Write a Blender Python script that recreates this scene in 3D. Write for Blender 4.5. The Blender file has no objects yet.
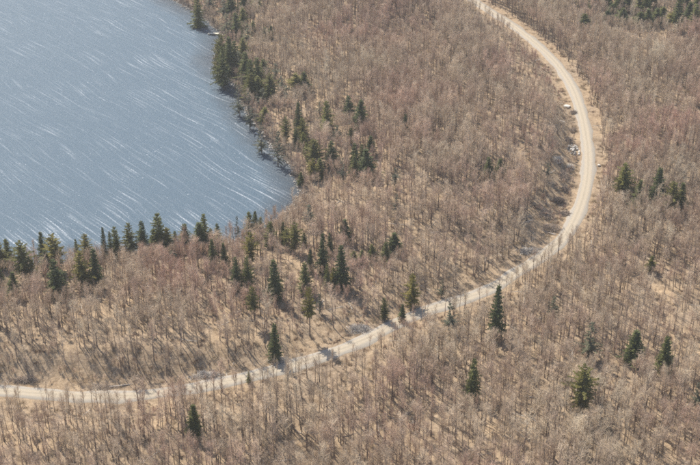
import bpy, math, random
import numpy as np
from mathutils import Vector, Matrix

R = math.radians
sc = bpy.context.scene
C = sc.collection

# ------------------------------------------------------------------ camera, sky, sun, exposure
CAM_H = 290.0
PITCH = 30.0                       # degrees below the horizon
HFOV = 30.0
cam_d = bpy.data.cameras.new('camera')
cam_d.sensor_width = 36.0
cam_d.lens = 18.0 / math.tan(R(HFOV / 2))
cam_d.clip_start = 1.0
cam_d.clip_end = 12000.0
cam = bpy.data.objects.new('camera', cam_d)
C.objects.link(cam)
cam.location = (0, 0, CAM_H)
cam.rotation_euler = (R(90 - PITCH), 0, 0)
sc.camera = cam

SUN_EL, SUN_AZ = 49.0, -36.0       # azimuth measured from +Y (view direction), negative = left
world = bpy.data.worlds.new('World')
sc.world = world
world.use_nodes = True
wn = world.node_tree
sky = wn.nodes.new('ShaderNodeTexSky')
sky.sky_type = 'NISHITA'
sky.sun_disc = False
sky.sun_elevation = R(SUN_EL)
sky.sun_rotation = R(SUN_AZ)
sky.altitude = 300
sky.air_density = 1.0
sky.dust_density = 1.5
wn.links.new(sky.outputs[0], wn.nodes['Background'].inputs[0])
wn.nodes['Background'].inputs[1].default_value = 0.12

sd = bpy.data.lights.new('sun', 'SUN')
sd.energy = 5.0
sd.angle = R(0.53)
sd.color = (1.0, 0.94, 0.84)
sun = bpy.data.objects.new('sun', sd)
C.objects.link(sun)
sdir = Vector((math.sin(R(SUN_AZ)) * math.cos(R(SUN_EL)), math.cos(R(SUN_AZ)) * math.cos(R(SUN_EL)), math.sin(R(SUN_EL))))
sun.rotation_euler = sdir.to_track_quat('Z', 'Y').to_euler()
sun.location = (-300, 200, 500)

sc.view_settings.view_transform = 'Standard'
sc.view_settings.look = 'None'
sc.view_settings.exposure = 0.57
sc.view_settings.gamma = 1.0
sc.render.engine = 'CYCLES'
sc.cycles.use_denoising = False
sc.cycles.max_bounces = 3
sc.cycles.diffuse_bounces = 2
sc.cycles.glossy_bounces = 2
sc.cycles.volume_bounces = 0
sc.cycles.transparent_max_bounces = 4
sc.cycles.filter_width = 1.9

# ------------------------------------------------------------------ picture ray helpers (700 x 465 frame)
F = 350.0 / math.tan(R(HFOV / 2))
cp, sp = math.cos(R(PITCH)), math.sin(R(PITCH))

def ray(px, py):
    a, b = (px - 350.0) / F, (232.5 - py) / F
    return Vector((a, cp + b * sp, -sp + b * cp))

def on_plane(px, py, z=0.0):
    d = ray(px, py)
    t = (z - CAM_H) / d.z
    return d.x * t, d.y * t

def project(x, y, z):
    dz = z - CAM_H
    dep = y * cp - dz * sp
    up = y * sp + dz * cp
    return 350.0 + F * x / dep, 232.5 - F * up / dep, dep

# ------------------------------------------------------------------ layout lines
ROAD_Z = 3.0
road_px = [(-170, 378), (-90, 387), (-40, 390), (0, 391), (45, 394), (90, 396.5), (130, 396), (175, 391), (215, 384), (255, 375), (300, 363),
           (340, 350), (370, 337), (397, 323), (425, 311), (455, 302), (490, 289), (520, 270), (548, 252), (568, 232),
           (580, 208), (586.5, 185), (588.5, 165), (588, 148), (584.5, 125), (578, 101), (570, 83), (556, 63), (534, 42),
           (509, 23), (485, 8), (466, -5), (440, -22), (405, -42)]
shore_px = [(110, -48), (145, -20), (166, -4), (185, 7), (200, 16), (211, 25), (219, 33), (219, 45), (215, 58), (217, 68), (230, 80),
            (236, 92), (244, 108), (256, 126), (266, 141), (281, 157), (290, 167), (295.5, 180), (298, 192), (294, 205), (278, 220),
            (250, 236), (215, 245), (180, 249), (140, 254), (100, 259), (50, 263), (0, 266), (-60, 268), (-140, 262)]

def catmull(P, step=3.0):
    P = [np.array(p, float) for p in P]
    out = []
    for i in range(len(P) - 1):
        p0 = P[max(i - 1, 0)]; p1 = P[i]; p2 = P[i + 1]; p3 = P[min(i + 2, len(P) - 1)]
        n = max(2, int(np.linalg.norm(p2 - p1) / step))
        for k in range(n):
            t = k / n
            out.append(0.5 * ((2 * p1) + (-p0 + p2) * t + (2 * p0 - 5 * p1 + 4 * p2 - p3) * t * t + (-p0 + 3 * p1 - 3 * p2 + p3) * t ** 3))
    out.append(P[-1])
    return np.array(out)

road_w = catmull([on_plane(x, y, ROAD_Z) for x, y in road_px], 3.0)
shore_w = catmull([on_plane(x, y, 0.0) for x, y in shore_px], 3.0)
rs = np.random.RandomState(5)
nrm = np.zeros_like(shore_w)
tg = np.gradient(shore_w, axis=0); tg /= np.linalg.norm(tg, axis=1)[:, None]
nrm[:, 0], nrm[:, 1] = -tg[:, 1], tg[:, 0]
shore_w = shore_w + nrm * (rs.randn(len(shore_w)) * 0.55)[:, None]
lake_poly = np.vstack([shore_w, [(-330, 480), (-700, 520), (-1100, 800), (-1200, 1300), (-700, 1700), (-350, 1400), (-260, 1080)]])

def seg_dist(X, Y, P, closed=False):
    """distance to a polyline, the signed side and the index of the nearest piece"""
    best = np.full(X.shape, 1e9); side = np.zeros(X.shape); idx = np.zeros(X.shape)
    n = len(P) if closed else len(P) - 1
    for i in range(n):
        a, b = P[i], P[(i + 1) % len(P)]
        dx, dy = b - a
        L = dx * dx + dy * dy + 1e-9
        t = np.clip(((X - a[0]) * dx + (Y - a[1]) * dy) / L, 0, 1)
        d = np.hypot(X - a[0] - t * dx, Y - a[1] - t * dy)
        m = d < best
        best[m] = d[m]
        s = np.sign(dx * (Y - a[1]) - dy * (X - a[0]))
        side[m] = s[m]
        idx[m] = (i + t)[m]
    return best, side, idx

def inside(X, Y, P):
    r = np.zeros(X.shape, bool)
    j = len(P) - 1
    for i in range(len(P)):
        xi, yi = P[i]; xj, yj = P[j]
        c = ((yi > Y) != (yj > Y)) & (X < (xj - xi) * (Y - yi) / (yj - yi + 1e-12) + xi)
        r ^= c
        j = i
    return r

def smooth(a, b, x):
    t = np.clip((x - a) / (b - a), 0, 1)
    return t * t * (3 - 2 * t)

def vnoise(x, y, scale, seed):
    """value noise, smooth, 0..1"""
    r = np.random.RandomState(seed).rand(256, 256)
    x = x / scale + 1000; y = y / scale + 1000
    xi = np.floor(x).astype(int); yi = np.floor(y).astype(int)
    fx = x - xi; fy = y - yi
    fx = fx * fx * (3 - 2 * fx); fy = fy * fy * (3 - 2 * fy)
    g = lambda a, b: r[a % 256, b % 256]
    return (g(xi, yi) * (1 - fx) + g(xi + 1, yi) * fx) * (1 - fy) + (g(xi, yi + 1) * (1 - fx) + g(xi + 1, yi + 1) * fx) * fy

# ------------------------------------------------------------------ terrain heights
STEP = 2.5
gx = np.concatenate([[-5000, -3200, -2200, -1600, -1200, -900, -700, -580, -500], np.arange(-440, 440.1, STEP), [500, 580, 700, 900, 1200, 1800, 2600, 5000]])
gy = np.concatenate([[-1500, -700, -200, 50, 150, 210], np.arange(260, 1000.1, STEP), [1050, 1120, 1220, 1400, 1700, 2200, 3200, 6000]])
GX, GY = np.meshgrid(gx, gy)
core_x, core_y = np.arange(-440, 440.1, STEP), np.arange(260, 1000.1, STEP)

d_sh, _, _ = seg_dist(GX, GY, lake_poly, True)
in_lake = inside(GX, GY, lake_poly)
D_SHORE = np.where(in_lake, -d_sh, d_sh)
D_ROAD, S_ROAD, I_ROAD = seg_dist(GX, GY, road_w)
S_ROAD = S_ROAD                     # +1: lake side (left when going along the road to the right)
und = (vnoise(GX, GY, 95, 1) - 0.45) * 6.0 + (vnoise(GX, GY, 38, 2) - 0.5) * 2.4 + (vnoise(GX, GY, 13, 3) - 0.5) * 0.9
land = 0.55 * (1 - np.exp(-np.maximum(D_SHORE, 0) / 1.2)) + 2.4 * smooth(2, 45, D_SHORE) + und * smooth(12, 70, D_SHORE)
rn = I_ROAD / len(road_w)
bank = np.where(S_ROAD > 0, 4.2 * smooth(7, 20, D_ROAD) * (0.4 + 0.9 * vnoise(GX, GY, 60, 8)), 0.0)
bank *= 1 - smooth(45, 110, D_ROAD)
rz = ROAD_Z + bank + (land - 3.0) * smooth(7, 24, D_ROAD)
H = np.where(D_SHORE > 0, np.where(D_ROAD < 120, np.minimum(rz, 0.4 + np.maximum(D_SHORE, 0) * 0.3 + 0.0), land), 0)
H = np.where(D_ROAD < 120, H, land)
H += (vnoise(GX, GY, 5.2, 4) - 0.5) * 0.5 * smooth(6, 10, D_ROAD) * smooth(1, 5, D_SHORE)
ditch = -0.45 * np.exp(-((D_ROAD - 6.2) / 1.3) ** 2)
H = np.where(D_SHORE > 0, np.maximum(H, 0.05) + ditch, np.maximum(-0.12 - 0.16 * d_sh, -5))
flat = smooth(4.6, 6.0, D_ROAD)
H = np.where(D_ROAD < 6.0, (ROAD_Z - 0.12) * (1 - flat) + H * flat, H)

ix0 = int(np.where(gx == core_x[0])[0][0]); iy0 = int(np.where(gy == core_y[0])[0][0])
def sample(A, x, y):
    x = np.asarray(x, float); y = np.asarray(y, float)
    u = np.clip((x - core_x[0]) / STEP, 0, len(core_x) - 1.001); v = np.clip((y - core_y[0]) / STEP, 0, len(core_y) - 1.001)
    i = u.astype(int); j = v.astype(int); fu = u - i; fv = v - j
    i = i + ix0; j = j + iy0
    return (A[j, i] * (1 - fu) + A[j, i + 1] * fu) * (1 - fv) + (A[j + 1, i] * (1 - fu) + A[j + 1, i + 1] * fu) * fv

def ground_at(px, py):
    z = 3.0
    for _ in range(12):
        x, y = on_plane(px, py, z)
        z = 0.5 * z + 0.5 * float(sample(H, x, y))
    return x, y, float(sample(H, x, y))

# ------------------------------------------------------------------ materials
def mat(name):
    m = bpy.data.materials.new(name)
    m.use_nodes = True
    nt = m.node_tree
    b = nt.nodes['Principled BSDF']
    return m, nt, b, nt.nodes.new, nt.links.new

def noise(nt, scale, detail=4, rough=0.55, vec=None, dist=0.0):
    n = nt.nodes.new('ShaderNodeTexNoise')
    n.inputs['Scale'].default_value = scale; n.inputs['Detail'].default_value = detail
    n.inputs['Roughness'].default_value = rough; n.inputs['Distortion'].default_value = dist
    if vec is not None: nt.links.new(vec, n.inputs['Vector'])
    return n

def ramp(nt, fac, stops):
    r = nt.nodes.new('ShaderNodeValToRGB')
    e = r.color_ramp.elements
    while len(e) < len(stops): e.new(0.5)
    for k, (p, c) in enumerate(stops):
        e[k].position = p; e[k].color = (*c, 1)
    nt.links.new(fac, r.inputs[0])
    return r

def mix(nt, fac, a, b, mode='MIX'):
    m = nt.nodes.new('ShaderNodeMix'); m.data_type = 'RGBA'; m.blend_type = mode
    for s, v in ((0, fac), (6, a), (7, b)):
        if hasattr(v, 'links') or hasattr(v, 'is_linked'): nt.links.new(v, m.inputs[s])
        elif s == 0: m.inputs[0].default_value = v
        else: m.inputs[s].default_value = (*v, 1)
    return m.outputs[2]

def world_pos(nt):
    return nt.nodes.new('ShaderNodeNewGeometry').outputs['Position']

def bump(nt, h, strength, dist, b):
    n = nt.nodes.new('ShaderNodeBump')
    n.inputs['Strength'].default_value = strength; n.inputs['Distance'].default_value = dist
    nt.links.new(h, n.inputs['Height']); nt.links.new(n.outputs[0], b.inputs['Normal'])

def m_ground():
    m, nt, b, new, link = mat('leaf_litter')
    p = world_pos(nt)
    n1 = noise(nt, 0.9, 6, 0.7, p); n2 = noise(nt, 0.045, 4, 0.6, p); n3 = noise(nt, 4.0, 3, 0.7, p)
    c1 = ramp(nt, n1.outputs[0], [(0.28, (0.18, 0.138, 0.10)), (0.43, (0.325, 0.255, 0.18)), (0.58, (0.415, 0.33, 0.235)), (0.76, (0.56, 0.465, 0.355))])
    n4 = noise(nt, 0.22, 4, 0.65, p)
    c2 = ramp(nt, n2.outputs[0], [(0.35, (0.84, 0.82, 0.82)), (0.65, (1.06, 1.0, 0.92))])
    c4 = ramp(nt, n4.outputs[0], [(0.33, (0.58, 0.54, 0.50)), (0.48, (0.95, 0.94, 0.92)), (0.7, (1.12, 1.10, 1.06))])
    c = mix(nt, 1.0, c1.outputs[0], c2.outputs[0], 'MULTIPLY')
    c3 = ramp(nt, n3.outputs[0], [(0.3, (0.72, 0.70, 0.68)), (0.65, (1.1, 1.1, 1.1))])
    c = mix(nt, 1.0, c, c3.outputs[0], 'MULTIPLY')
    c = mix(nt, 1.0, c, c4.outputs[0], 'MULTIPLY')
    wt = new('ShaderNodeAttribute'); wt.attribute_name = 'shore_dark'
    c = mix(nt, wt.outputs['Fac'], c, (0.085, 0.068, 0.055))      # ground turns darker towards the waterline
    link(c, b.inputs['Base Color'])
    b.inputs['Roughness'].default_value = 0.95
    b.inputs['Specular IOR Level'].default_value = 0.1
    bump(nt, n1.outputs[0], 0.8, 0.5, b)
    return m

def m_road():
    m, nt, b, new, link = mat('gravel')
    at = new('ShaderNodeAttribute'); at.attribute_name = 'across'
    p = world_pos(nt)
    n1 = noise(nt, 0.35, 5, 0.65, p); n2 = noise(nt, 3.0, 4, 0.7, p)
    ad = new('ShaderNodeMath'); ad.operation = 'MULTIPLY_ADD'
    link(n1.outputs[0], ad.inputs[0]); ad.inputs[1].default_value = 0.16; link(at.outputs['Fac'], ad.inputs[2])
    # packed, pale wheel tracks between looser grey gravel
    c = ramp(nt, ad.outputs[0], [(0.0, (0.30, 0.25, 0.19)), (0.15, (0.32, 0.285, 0.235)), (0.28, (0.325, 0.29, 0.24)), (0.37, (0.41, 0.35, 0.265)), (0.46, (0.435, 0.37, 0.28)),
                                  (0.565, (0.355, 0.305, 0.23)), (0.65, (0.435, 0.37, 0.28)), (0.75, (0.41, 0.35, 0.265)), (0.83, (0.36, 0.325, 0.275)), (1.0, (0.36, 0.31, 0.25))])
    c2 = ramp(nt, n2.outputs[0], [(0.3, (0.84, 0.84, 0.84)), (0.7, (1.05, 1.05, 1.05))])
    link(mix(nt, 1.0, c.outputs[0], c2.outputs[0], 'MULTIPLY'), b.inputs['Base Color'])
    b.inputs['Roughness'].default_value = 0.9
    b.inputs['Specular IOR Level'].default_value = 0.15
    bump(nt, n2.outputs[0], 0.5, 0.1, b)
    return m

def m_water():
    m, nt, b, new, link = mat('lake_water')
    p = world_pos(nt)
    # wind streaks of foam run diagonally down the lake
    mp = new('ShaderNodeMapping'); mp.vector_type = 'TEXTURE'
    mp.inputs['Rotation'].default_value = (0, 0, R(-49)); mp.inputs['Scale'].default_value = (20, 0.58, 1)
    wob = noise(nt, 0.012, 2, 0.5, p)
    wv = new('ShaderNodeVectorMath'); wv.operation = 'MULTIPLY_ADD'
    link(wob.outputs['Color'], wv.inputs[0]); wv.inputs[1].default_value = (15, 15, 0); link(p, wv.inputs[2])
    link(wv.outputs[0], mp.inputs[0])
    s1 = noise(nt, 0.62, 2, 0.5, mp.outputs[0])
    line = ramp(nt, s1.outputs[0], [(0.55, (0, 0, 0)), (0.66, (0.34, 0.34, 0.34)), (0.76, (0.75, 0.75, 0.75))])
    pat = noise(nt, 0.035, 3, 0.6, p)
    patr = ramp(nt, pat.outputs[0], [(0.38, (0.10, 0.10, 0.10)), (0.64, (1, 1, 1))])
    fine = noise(nt, 1.3, 4, 0.75, p)
    finer = ramp(nt, fine.outputs[0], [(0.40, (0, 0, 0)), (0.62, (1, 1, 1))])
    at = new('ShaderNodeAttribute'); at.attribute_name = 'shore'
    lee = ramp(nt, at.outputs['Fac'], [(0.06, (0, 0, 0)), (0.13, (0.6, 0.6, 0.6)), (0.4, (0.35, 0.35, 0.35)), (0.7, (0, 0, 0))])
    dm = mix(nt, 1.0, patr.outputs[0], lee.outputs[0], 'ADD')
    f = mix(nt, 1.0, line.outputs[0], dm, 'MULTIPLY')
    f = mix(nt, 1.0, f, finer.outputs[0], 'MULTIPLY')
    # scattered sun glints, painted as small pale specks in the water colour
    glint = noise(nt, 0.85, 2, 0.5, p)
    glintr = ramp(nt, glint.outputs[0], [(0.68, (0, 0, 0)), (0.76, (0.4, 0.4, 0.4))])
    f = mix(nt, 1.0, f, glintr.outputs[0], 'ADD')
    # shallows and dark tree reflections near the shore, put into the water colour
    at = new('ShaderNodeAttribute'); at.attribute_name = 'shore'
    sa = new('ShaderNodeMath'); sa.operation = 'MULTIPLY_ADD'
    sn = noise(nt, 0.12, 3, 0.6, p)
    link(sn.outputs[0], sa.inputs[0]); sa.inputs[1].default_value = 0.10; link(at.outputs['Fac'], sa.inputs[2])
    base = ramp(nt, sa.outputs[0], [(0.03, (0.022, 0.020, 0.019)), (0.09, (0.035, 0.052, 0.07)), (0.25, (0.062, 0.105, 0.145))])
    link(mix(nt, f, base.outputs[0], (0.80, 0.82, 0.84)), b.inputs['Base Color'])
    # gusts: long faint bands of rougher and smoother water along the wind
    mp3 = new('ShaderNodeMapping'); mp3.vector_type = 'TEXTURE'
    mp3.inputs['Rotation'].default_value = (0, 0, R(-49)); mp3.inputs['Scale'].default_value = (6, 0.7, 1)
    link(wv.outputs[0], mp3.inputs[0])
    gu = noise(nt, 0.5, 5, 0.7, mp3.outputs[0])
    gr = ramp(nt, gu.outputs[0], [(0.35, (0.39, 0.39, 0.39)), (0.65, (0.58, 0.58, 0.58))])
    gsh = ramp(nt, sa.outputs[0], [(0.04, (0.35, 0.35, 0.35)), (0.12, (1, 1, 1))])
    rgh = mix(nt, 1.0, gr.outputs[0], gsh.outputs[0], 'MULTIPLY')
    link(mix(nt, f, rgh, (0.9, 0.9, 0.9)), b.inputs['Roughness'])
    b.inputs['IOR'].default_value = 1.33
    w1 = noise(nt, 2.2, 4, 0.7, p)
    mp2 = new('ShaderNodeMapping'); mp2.vector_type = 'TEXTURE'
    mp2.inputs['Rotation'].default_value = (0, 0, R(38)); mp2.inputs['Scale'].default_value = (2.6, 1.0, 1)
    link(p, mp2.inputs[0])
    w2 = noise(nt, 1.3, 4, 0.65, mp2.outputs[0])
    hm = new('ShaderNodeMath'); hm.operation = 'ADD'
    link(w1.outputs[0], hm.inputs[0]); link(w2.outputs[0], hm.inputs[1])
    bump(nt, hm.outputs[0], 1.0, 0.30, b)
    return m

def m_bark(name, dark, light):
    m, nt, b, new, link = mat(name)
    oi = new('ShaderNodeObjectInfo')
    p = world_pos(nt)
    n = noise(nt, 1.6, 3, 0.6, p)
    c = ramp(nt, n.outputs[0], [(0.35, dark), (0.65, light)])
    t = ramp(nt, oi.outputs['Random'], [(0.0, (0.65, 0.62, 0.60)), (0.5, (1, 1, 1)), (0.86, (1.35, 1.32, 1.27)), (1.0, (2.6, 2.6, 2.55))])
    link(mix(nt, 1.0, c.outputs[0], t.outputs[0], 'MULTIPLY'), b.inputs['Base Color'])
    b.inputs['Roughness'].default_value = 0.9
    b.inputs['Specular IOR Level'].default_value = 0.15
    return m

def m_twig():
    m, nt, b, new, link = mat('bare_twigs')
    oi = new('ShaderNodeObjectInfo')
    p = world_pos(nt)
    big = noise(nt, 0.022, 4, 0.65, p)
    patch = ramp(nt, big.outputs[0], [(0.30, (0.565, 0.465, 0.345)), (0.42, (0.57, 0.455, 0.33)), (0.52, (0.56, 0.425, 0.312)), (0.61, (0.55, 0.385, 0.29)), (0.72, (0.545, 0.35, 0.27))])
    t = ramp(nt, oi.outputs['Random'], [(0.0, (0.60, 0.54, 0.52)), (0.25, (0.86, 0.83, 0.82)), (0.6, (1.02, 1.02, 1.0)), (0.85, (1.12, 1.14, 1.12)), (1.0, (1.28, 1.32, 1.30))])
    link(mix(nt, 1.0, patch.outputs[0], t.outputs[0], 'MULTIPLY'), b.inputs['Base Color'])
    b.inputs['Roughness'].default_value = 0.85
    b.inputs['Specular IOR Level'].default_value = 0.2
    return m

def m_needle(name, a, c_, e):
    m, nt, b, new, link = mat(name)
    oi = new('ShaderNodeObjectInfo')
    p = world_pos(nt)
    n = noise(nt, 1.1, 3, 0.65, p)
    c = ramp(nt, n.outputs[0], [(0.3, a), (0.52, c_), (0.72, e)])
    t = ramp(nt, oi.outputs['Random'], [(0.0, (0.75, 0.8, 0.8)), (0.5, (1, 1, 1)), (1.0, (1.3, 1.2, 1.0))])
    link(mix(nt, 1.0, c.outputs[0], t.outputs[0], 'MULTIPLY'), b.inputs['Base Color'])
    b.inputs['Roughness'].default_value = 0.7
    b.inputs['Specular IOR Level'].default_value = 0.25
    tr = new('ShaderNodeBsdfTranslucent'); ms = new('ShaderNodeMixShader'); ms.inputs[0].default_value = 0.3
    link(b.inputs['Base Color'].links[0].from_socket, tr.inputs[0])
    link(b.outputs[0], ms.inputs[1]); link(tr.outputs[0], ms.inputs[2]); link(ms.outputs[0], nt.nodes['Material Output'].inputs[0])
    return m

def m_plain(name, a, c_, scale=1.5, rough=0.9):
    m, nt, b, new, link = mat(name)
    n = noise(nt, scale, 5, 0.65, world_pos(nt))
    link(ramp(nt, n.outputs[0], [(0.32, a), (0.68, c_)]).outputs[0], b.inputs['Base Color'])
    b.inputs['Roughness'].default_value = rough
    bump(nt, n.outputs[0], 0.6, 0.15, b)
    return m

M = dict(ground=m_ground(), road=m_road(), water=m_water(), twig=m_twig(),
         bark=m_bark('hardwood_bark', (0.115, 0.085, 0.070), (0.28, 0.225, 0.185)),
         cbark=m_bark('conifer_bark', (0.10, 0.075, 0.06), (0.20, 0.16, 0.13)),
         dark=m_needle('spruce_needles', (0.058, 0.070, 0.028), (0.105, 0.122, 0.042), (0.18, 0.185, 0.06)),
         mid=m_needle('fir_needles', (0.078, 0.088, 0.03), (0.14, 0.148, 0.045), (0.22, 0.21, 0.06)),
         yellow=m_needle('pine_needles', (0.09, 0.088, 0.026), (0.165, 0.15, 0.04), (0.25, 0.215, 0.06)),
         grey=m_needle('sparse_needles', (0.070, 0.075, 0.050), (0.11, 0.115, 0.075), (0.17, 0.165, 0.11)),
         pale_rock=m_plain('pale_granite', (0.50, 0.46, 0.40), (0.74, 0.70, 0.62)),
         grey_rock=m_plain('grey_granite', (0.26, 0.235, 0.20), (0.50, 0.46, 0.40)),
         slash=m_plain('dead_branches', (0.24, 0.18, 0.135), (0.48, 0.38, 0.29), 2.5),
         slash_dark=m_plain('dark_dead_branches', (0.10, 0.075, 0.06), (0.26, 0.20, 0.16), 2.5),
         slash_pale=m_plain('bleached_branches', (0.42, 0.37, 0.31), (0.70, 0.64, 0.56), 2.5),
         straw=m_plain('dead_grass', (0.34, 0.26, 0.16), (0.60, 0.48, 0.32), 2.0),
         fern=m_plain('dead_bracken', (0.17, 0.105, 0.065), (0.36, 0.23, 0.14), 2.0),
         dock=m_plain('bleached_planks', (0.52, 0.47, 0.36), (0.74, 0.67, 0.53), 3.0),
         post=m_plain('wet_timber', (0.07, 0.055, 0.045), (0.15, 0.12, 0.10), 3.0))

# ------------------------------------------------------------------ object helpers
def mesh_from(name, v, f, mats, smooth_sh=False, midx=None):
    me = bpy.data.meshes.new(name)
    me.from_pydata(v if isinstance(v, list) else v.tolist(), [], f)
    for m in mats: me.materials.append(m)
    if midx is not None: me.polygons.foreach_set('material_index', midx)
    if smooth_sh: me.polygons.foreach_set('use_smooth', [True] * len(me.polygons))
    me.update()
    return me

def link_obj(name, data, parent=None):
    o = bpy.data.objects.new(name, data); C.objects.link(o)
    if parent is not None: o.parent = parent
    return o

def tag(o, label=None, cat=None, group=None, kind=None):
    if label: o['label'] = label
    if cat: o['category'] = cat
    if group: o['group'] = group
    if kind: o['kind'] = kind
    return o

# ------------------------------------------------------------------ ground, water, road
def grid_faces(nx, ny):
    i = np.arange(nx - 1)[None, :] + np.arange(ny - 1)[:, None] * nx
    return np.stack([i, i + 1, i + nx + 1, i + nx], -1).reshape(-1, 4).tolist()

gv = np.stack([GX, GY, H], -1).reshape(-1, 3)
gme = mesh_from('ground', gv, grid_faces(len(gx), len(gy)), [M['ground']], True)
wa = gme.attributes.new('shore_dark', 'FLOAT', 'POINT'); wa.data.foreach_set('value', (1 - smooth(2.0, 9.0, D_SHORE)).astype(np.float32).ravel())
g = link_obj('ground', gme)
tag(g, 'forest floor of tan and russet leaf litter', kind='structure')

wx = np.concatenate([[-1500, -1000, -700, -520], np.arange(-430, 60.1, 4.0)])
wy = np.concatenate([np.arange(420, 960.1, 4.0), [1000, 1100, 1300, 1800]])
WX, WY = np.meshgrid(wx, wy)
wd, _, _ = seg_dist(WX, WY, lake_poly, True)
wv = np.stack([WX, WY, np.zeros_like(WX)], -1).reshape(-1, 3)
wf = grid_faces(len(wx), len(wy))
keep_v = (inside(WX, WY, lake_poly) | (wd < 9)).reshape(-1)
wf = [f for f in wf if keep_v[f[0]] or keep_v[f[2]]]
used = sorted({i for f in wf for i in f}); remap = {o: n for n, o in enumerate(used)}
wf = [[remap[i] for i in f] for f in wf]
wme = mesh_from('lake', wv[used], wf, [M['water']], True)
a = wme.attributes.new('shore', 'FLOAT', 'POINT')
ins = inside(WX, WY, lake_poly).reshape(-1)[used]
a.data.foreach_set('value', np.clip(np.where(ins, wd.reshape(-1)[used], 0) / 80.0, 0, 1).astype(np.float32))
tag(link_obj('lake', wme), 'wind ruffled blue grey lake with foam streaks', kind='structure')

def build_road():
    P = road_w
    t = np.gradient(P, axis=0); t /= np.linalg.norm(t, axis=1)[:, None]
    n = np.stack([-t[:, 1], t[:, 0]], 1)
    prof = [(-3.8, -0.32), (-3.2, -0.02), (-2.4, 0.04), (-1.3, 0.07), (0, 0.12), (1.3, 0.07), (2.4, 0.04), (3.2, -0.02), (3.8, -0.32)]
    rr = np.random.RandomState(9)
    ed = np.convolve(rr.randn(len(P) + 8), np.ones(3) / 3, 'same')[:len(P)] * 0.6
    ed2 = np.convolve(rr.randn(len(P) + 8), np.ones(3) / 3, 'same')[:len(P)] * 0.6
    v, f, ac = [], [], []
    for i in range(len(P)):
        for k, (o, z) in enumerate(prof):
            oo = o + (ed[i] if k < 2 else ed2[i] if k > 6 else 0)
            v.append((P[i, 0] + n[i, 0] * oo, P[i, 1] + n[i, 1] * oo, ROAD_Z + z)); ac.append((o + 3.8) / 7.6 * 0.92)
    for i in range(len(P) - 1):
        for k in range(8):
            q = i * 9 + k
            f.append((q, q + 9, q + 10, q + 1)[::-1])
    me = mesh_from('gravel_road', v, f, [M['road']], True)
    at = me.attributes.new('across', 'FLOAT', 'POINT'); at.data.foreach_set('value', ac)
    tag(link_obj('gravel_road', me), 'pale gravel road with two packed wheel tracks', kind='structure')
build_road()

# ------------------------------------------------------------------ tree builders
class Geo:
    def __init__(s): s.v, s.f = [], []
    def tube(s, pts, rad, n=5):
        base = len(s.v)
        for i, p in enumerate(pts):
            q = pts[min(i + 1, len(pts) - 1)] - pts[max(i - 1, 0)]
            q = q / (np.linalg.norm(q) + 1e-9)
            u = np.cross(q, (0.31, 0.95, 0.1)); u /= np.linalg.norm(u) + 1e-9
            w = np.cross(q, u)
            for k in range(n):
                a = 2 * math.pi * k / n
                s.v.append(tuple(p + (u * math.cos(a) + w * math.sin(a)) * rad[i]))
        for i in range(len(pts) - 1):
            for k in range(n):
                k2 = (k + 1) % n
                s.f.append((base + i * n + k, base + i * n + k2, base + (i + 1) * n + k2, base + (i + 1) * n + k))
    def tri(s, a, b, w):
        d = b - a
        u = np.cross(d, rnd.randn(3)); u *= w / (np.linalg.norm(u) + 1e-9)
        i = len(s.v)
        s.v += [tuple(a - u), tuple(a + u), tuple(b)]
        s.f.append((i, i + 1, i + 2))

rnd = np.random.RandomState(11)
def unit(v): return v / (np.linalg.norm(v) + 1e-9)

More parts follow.
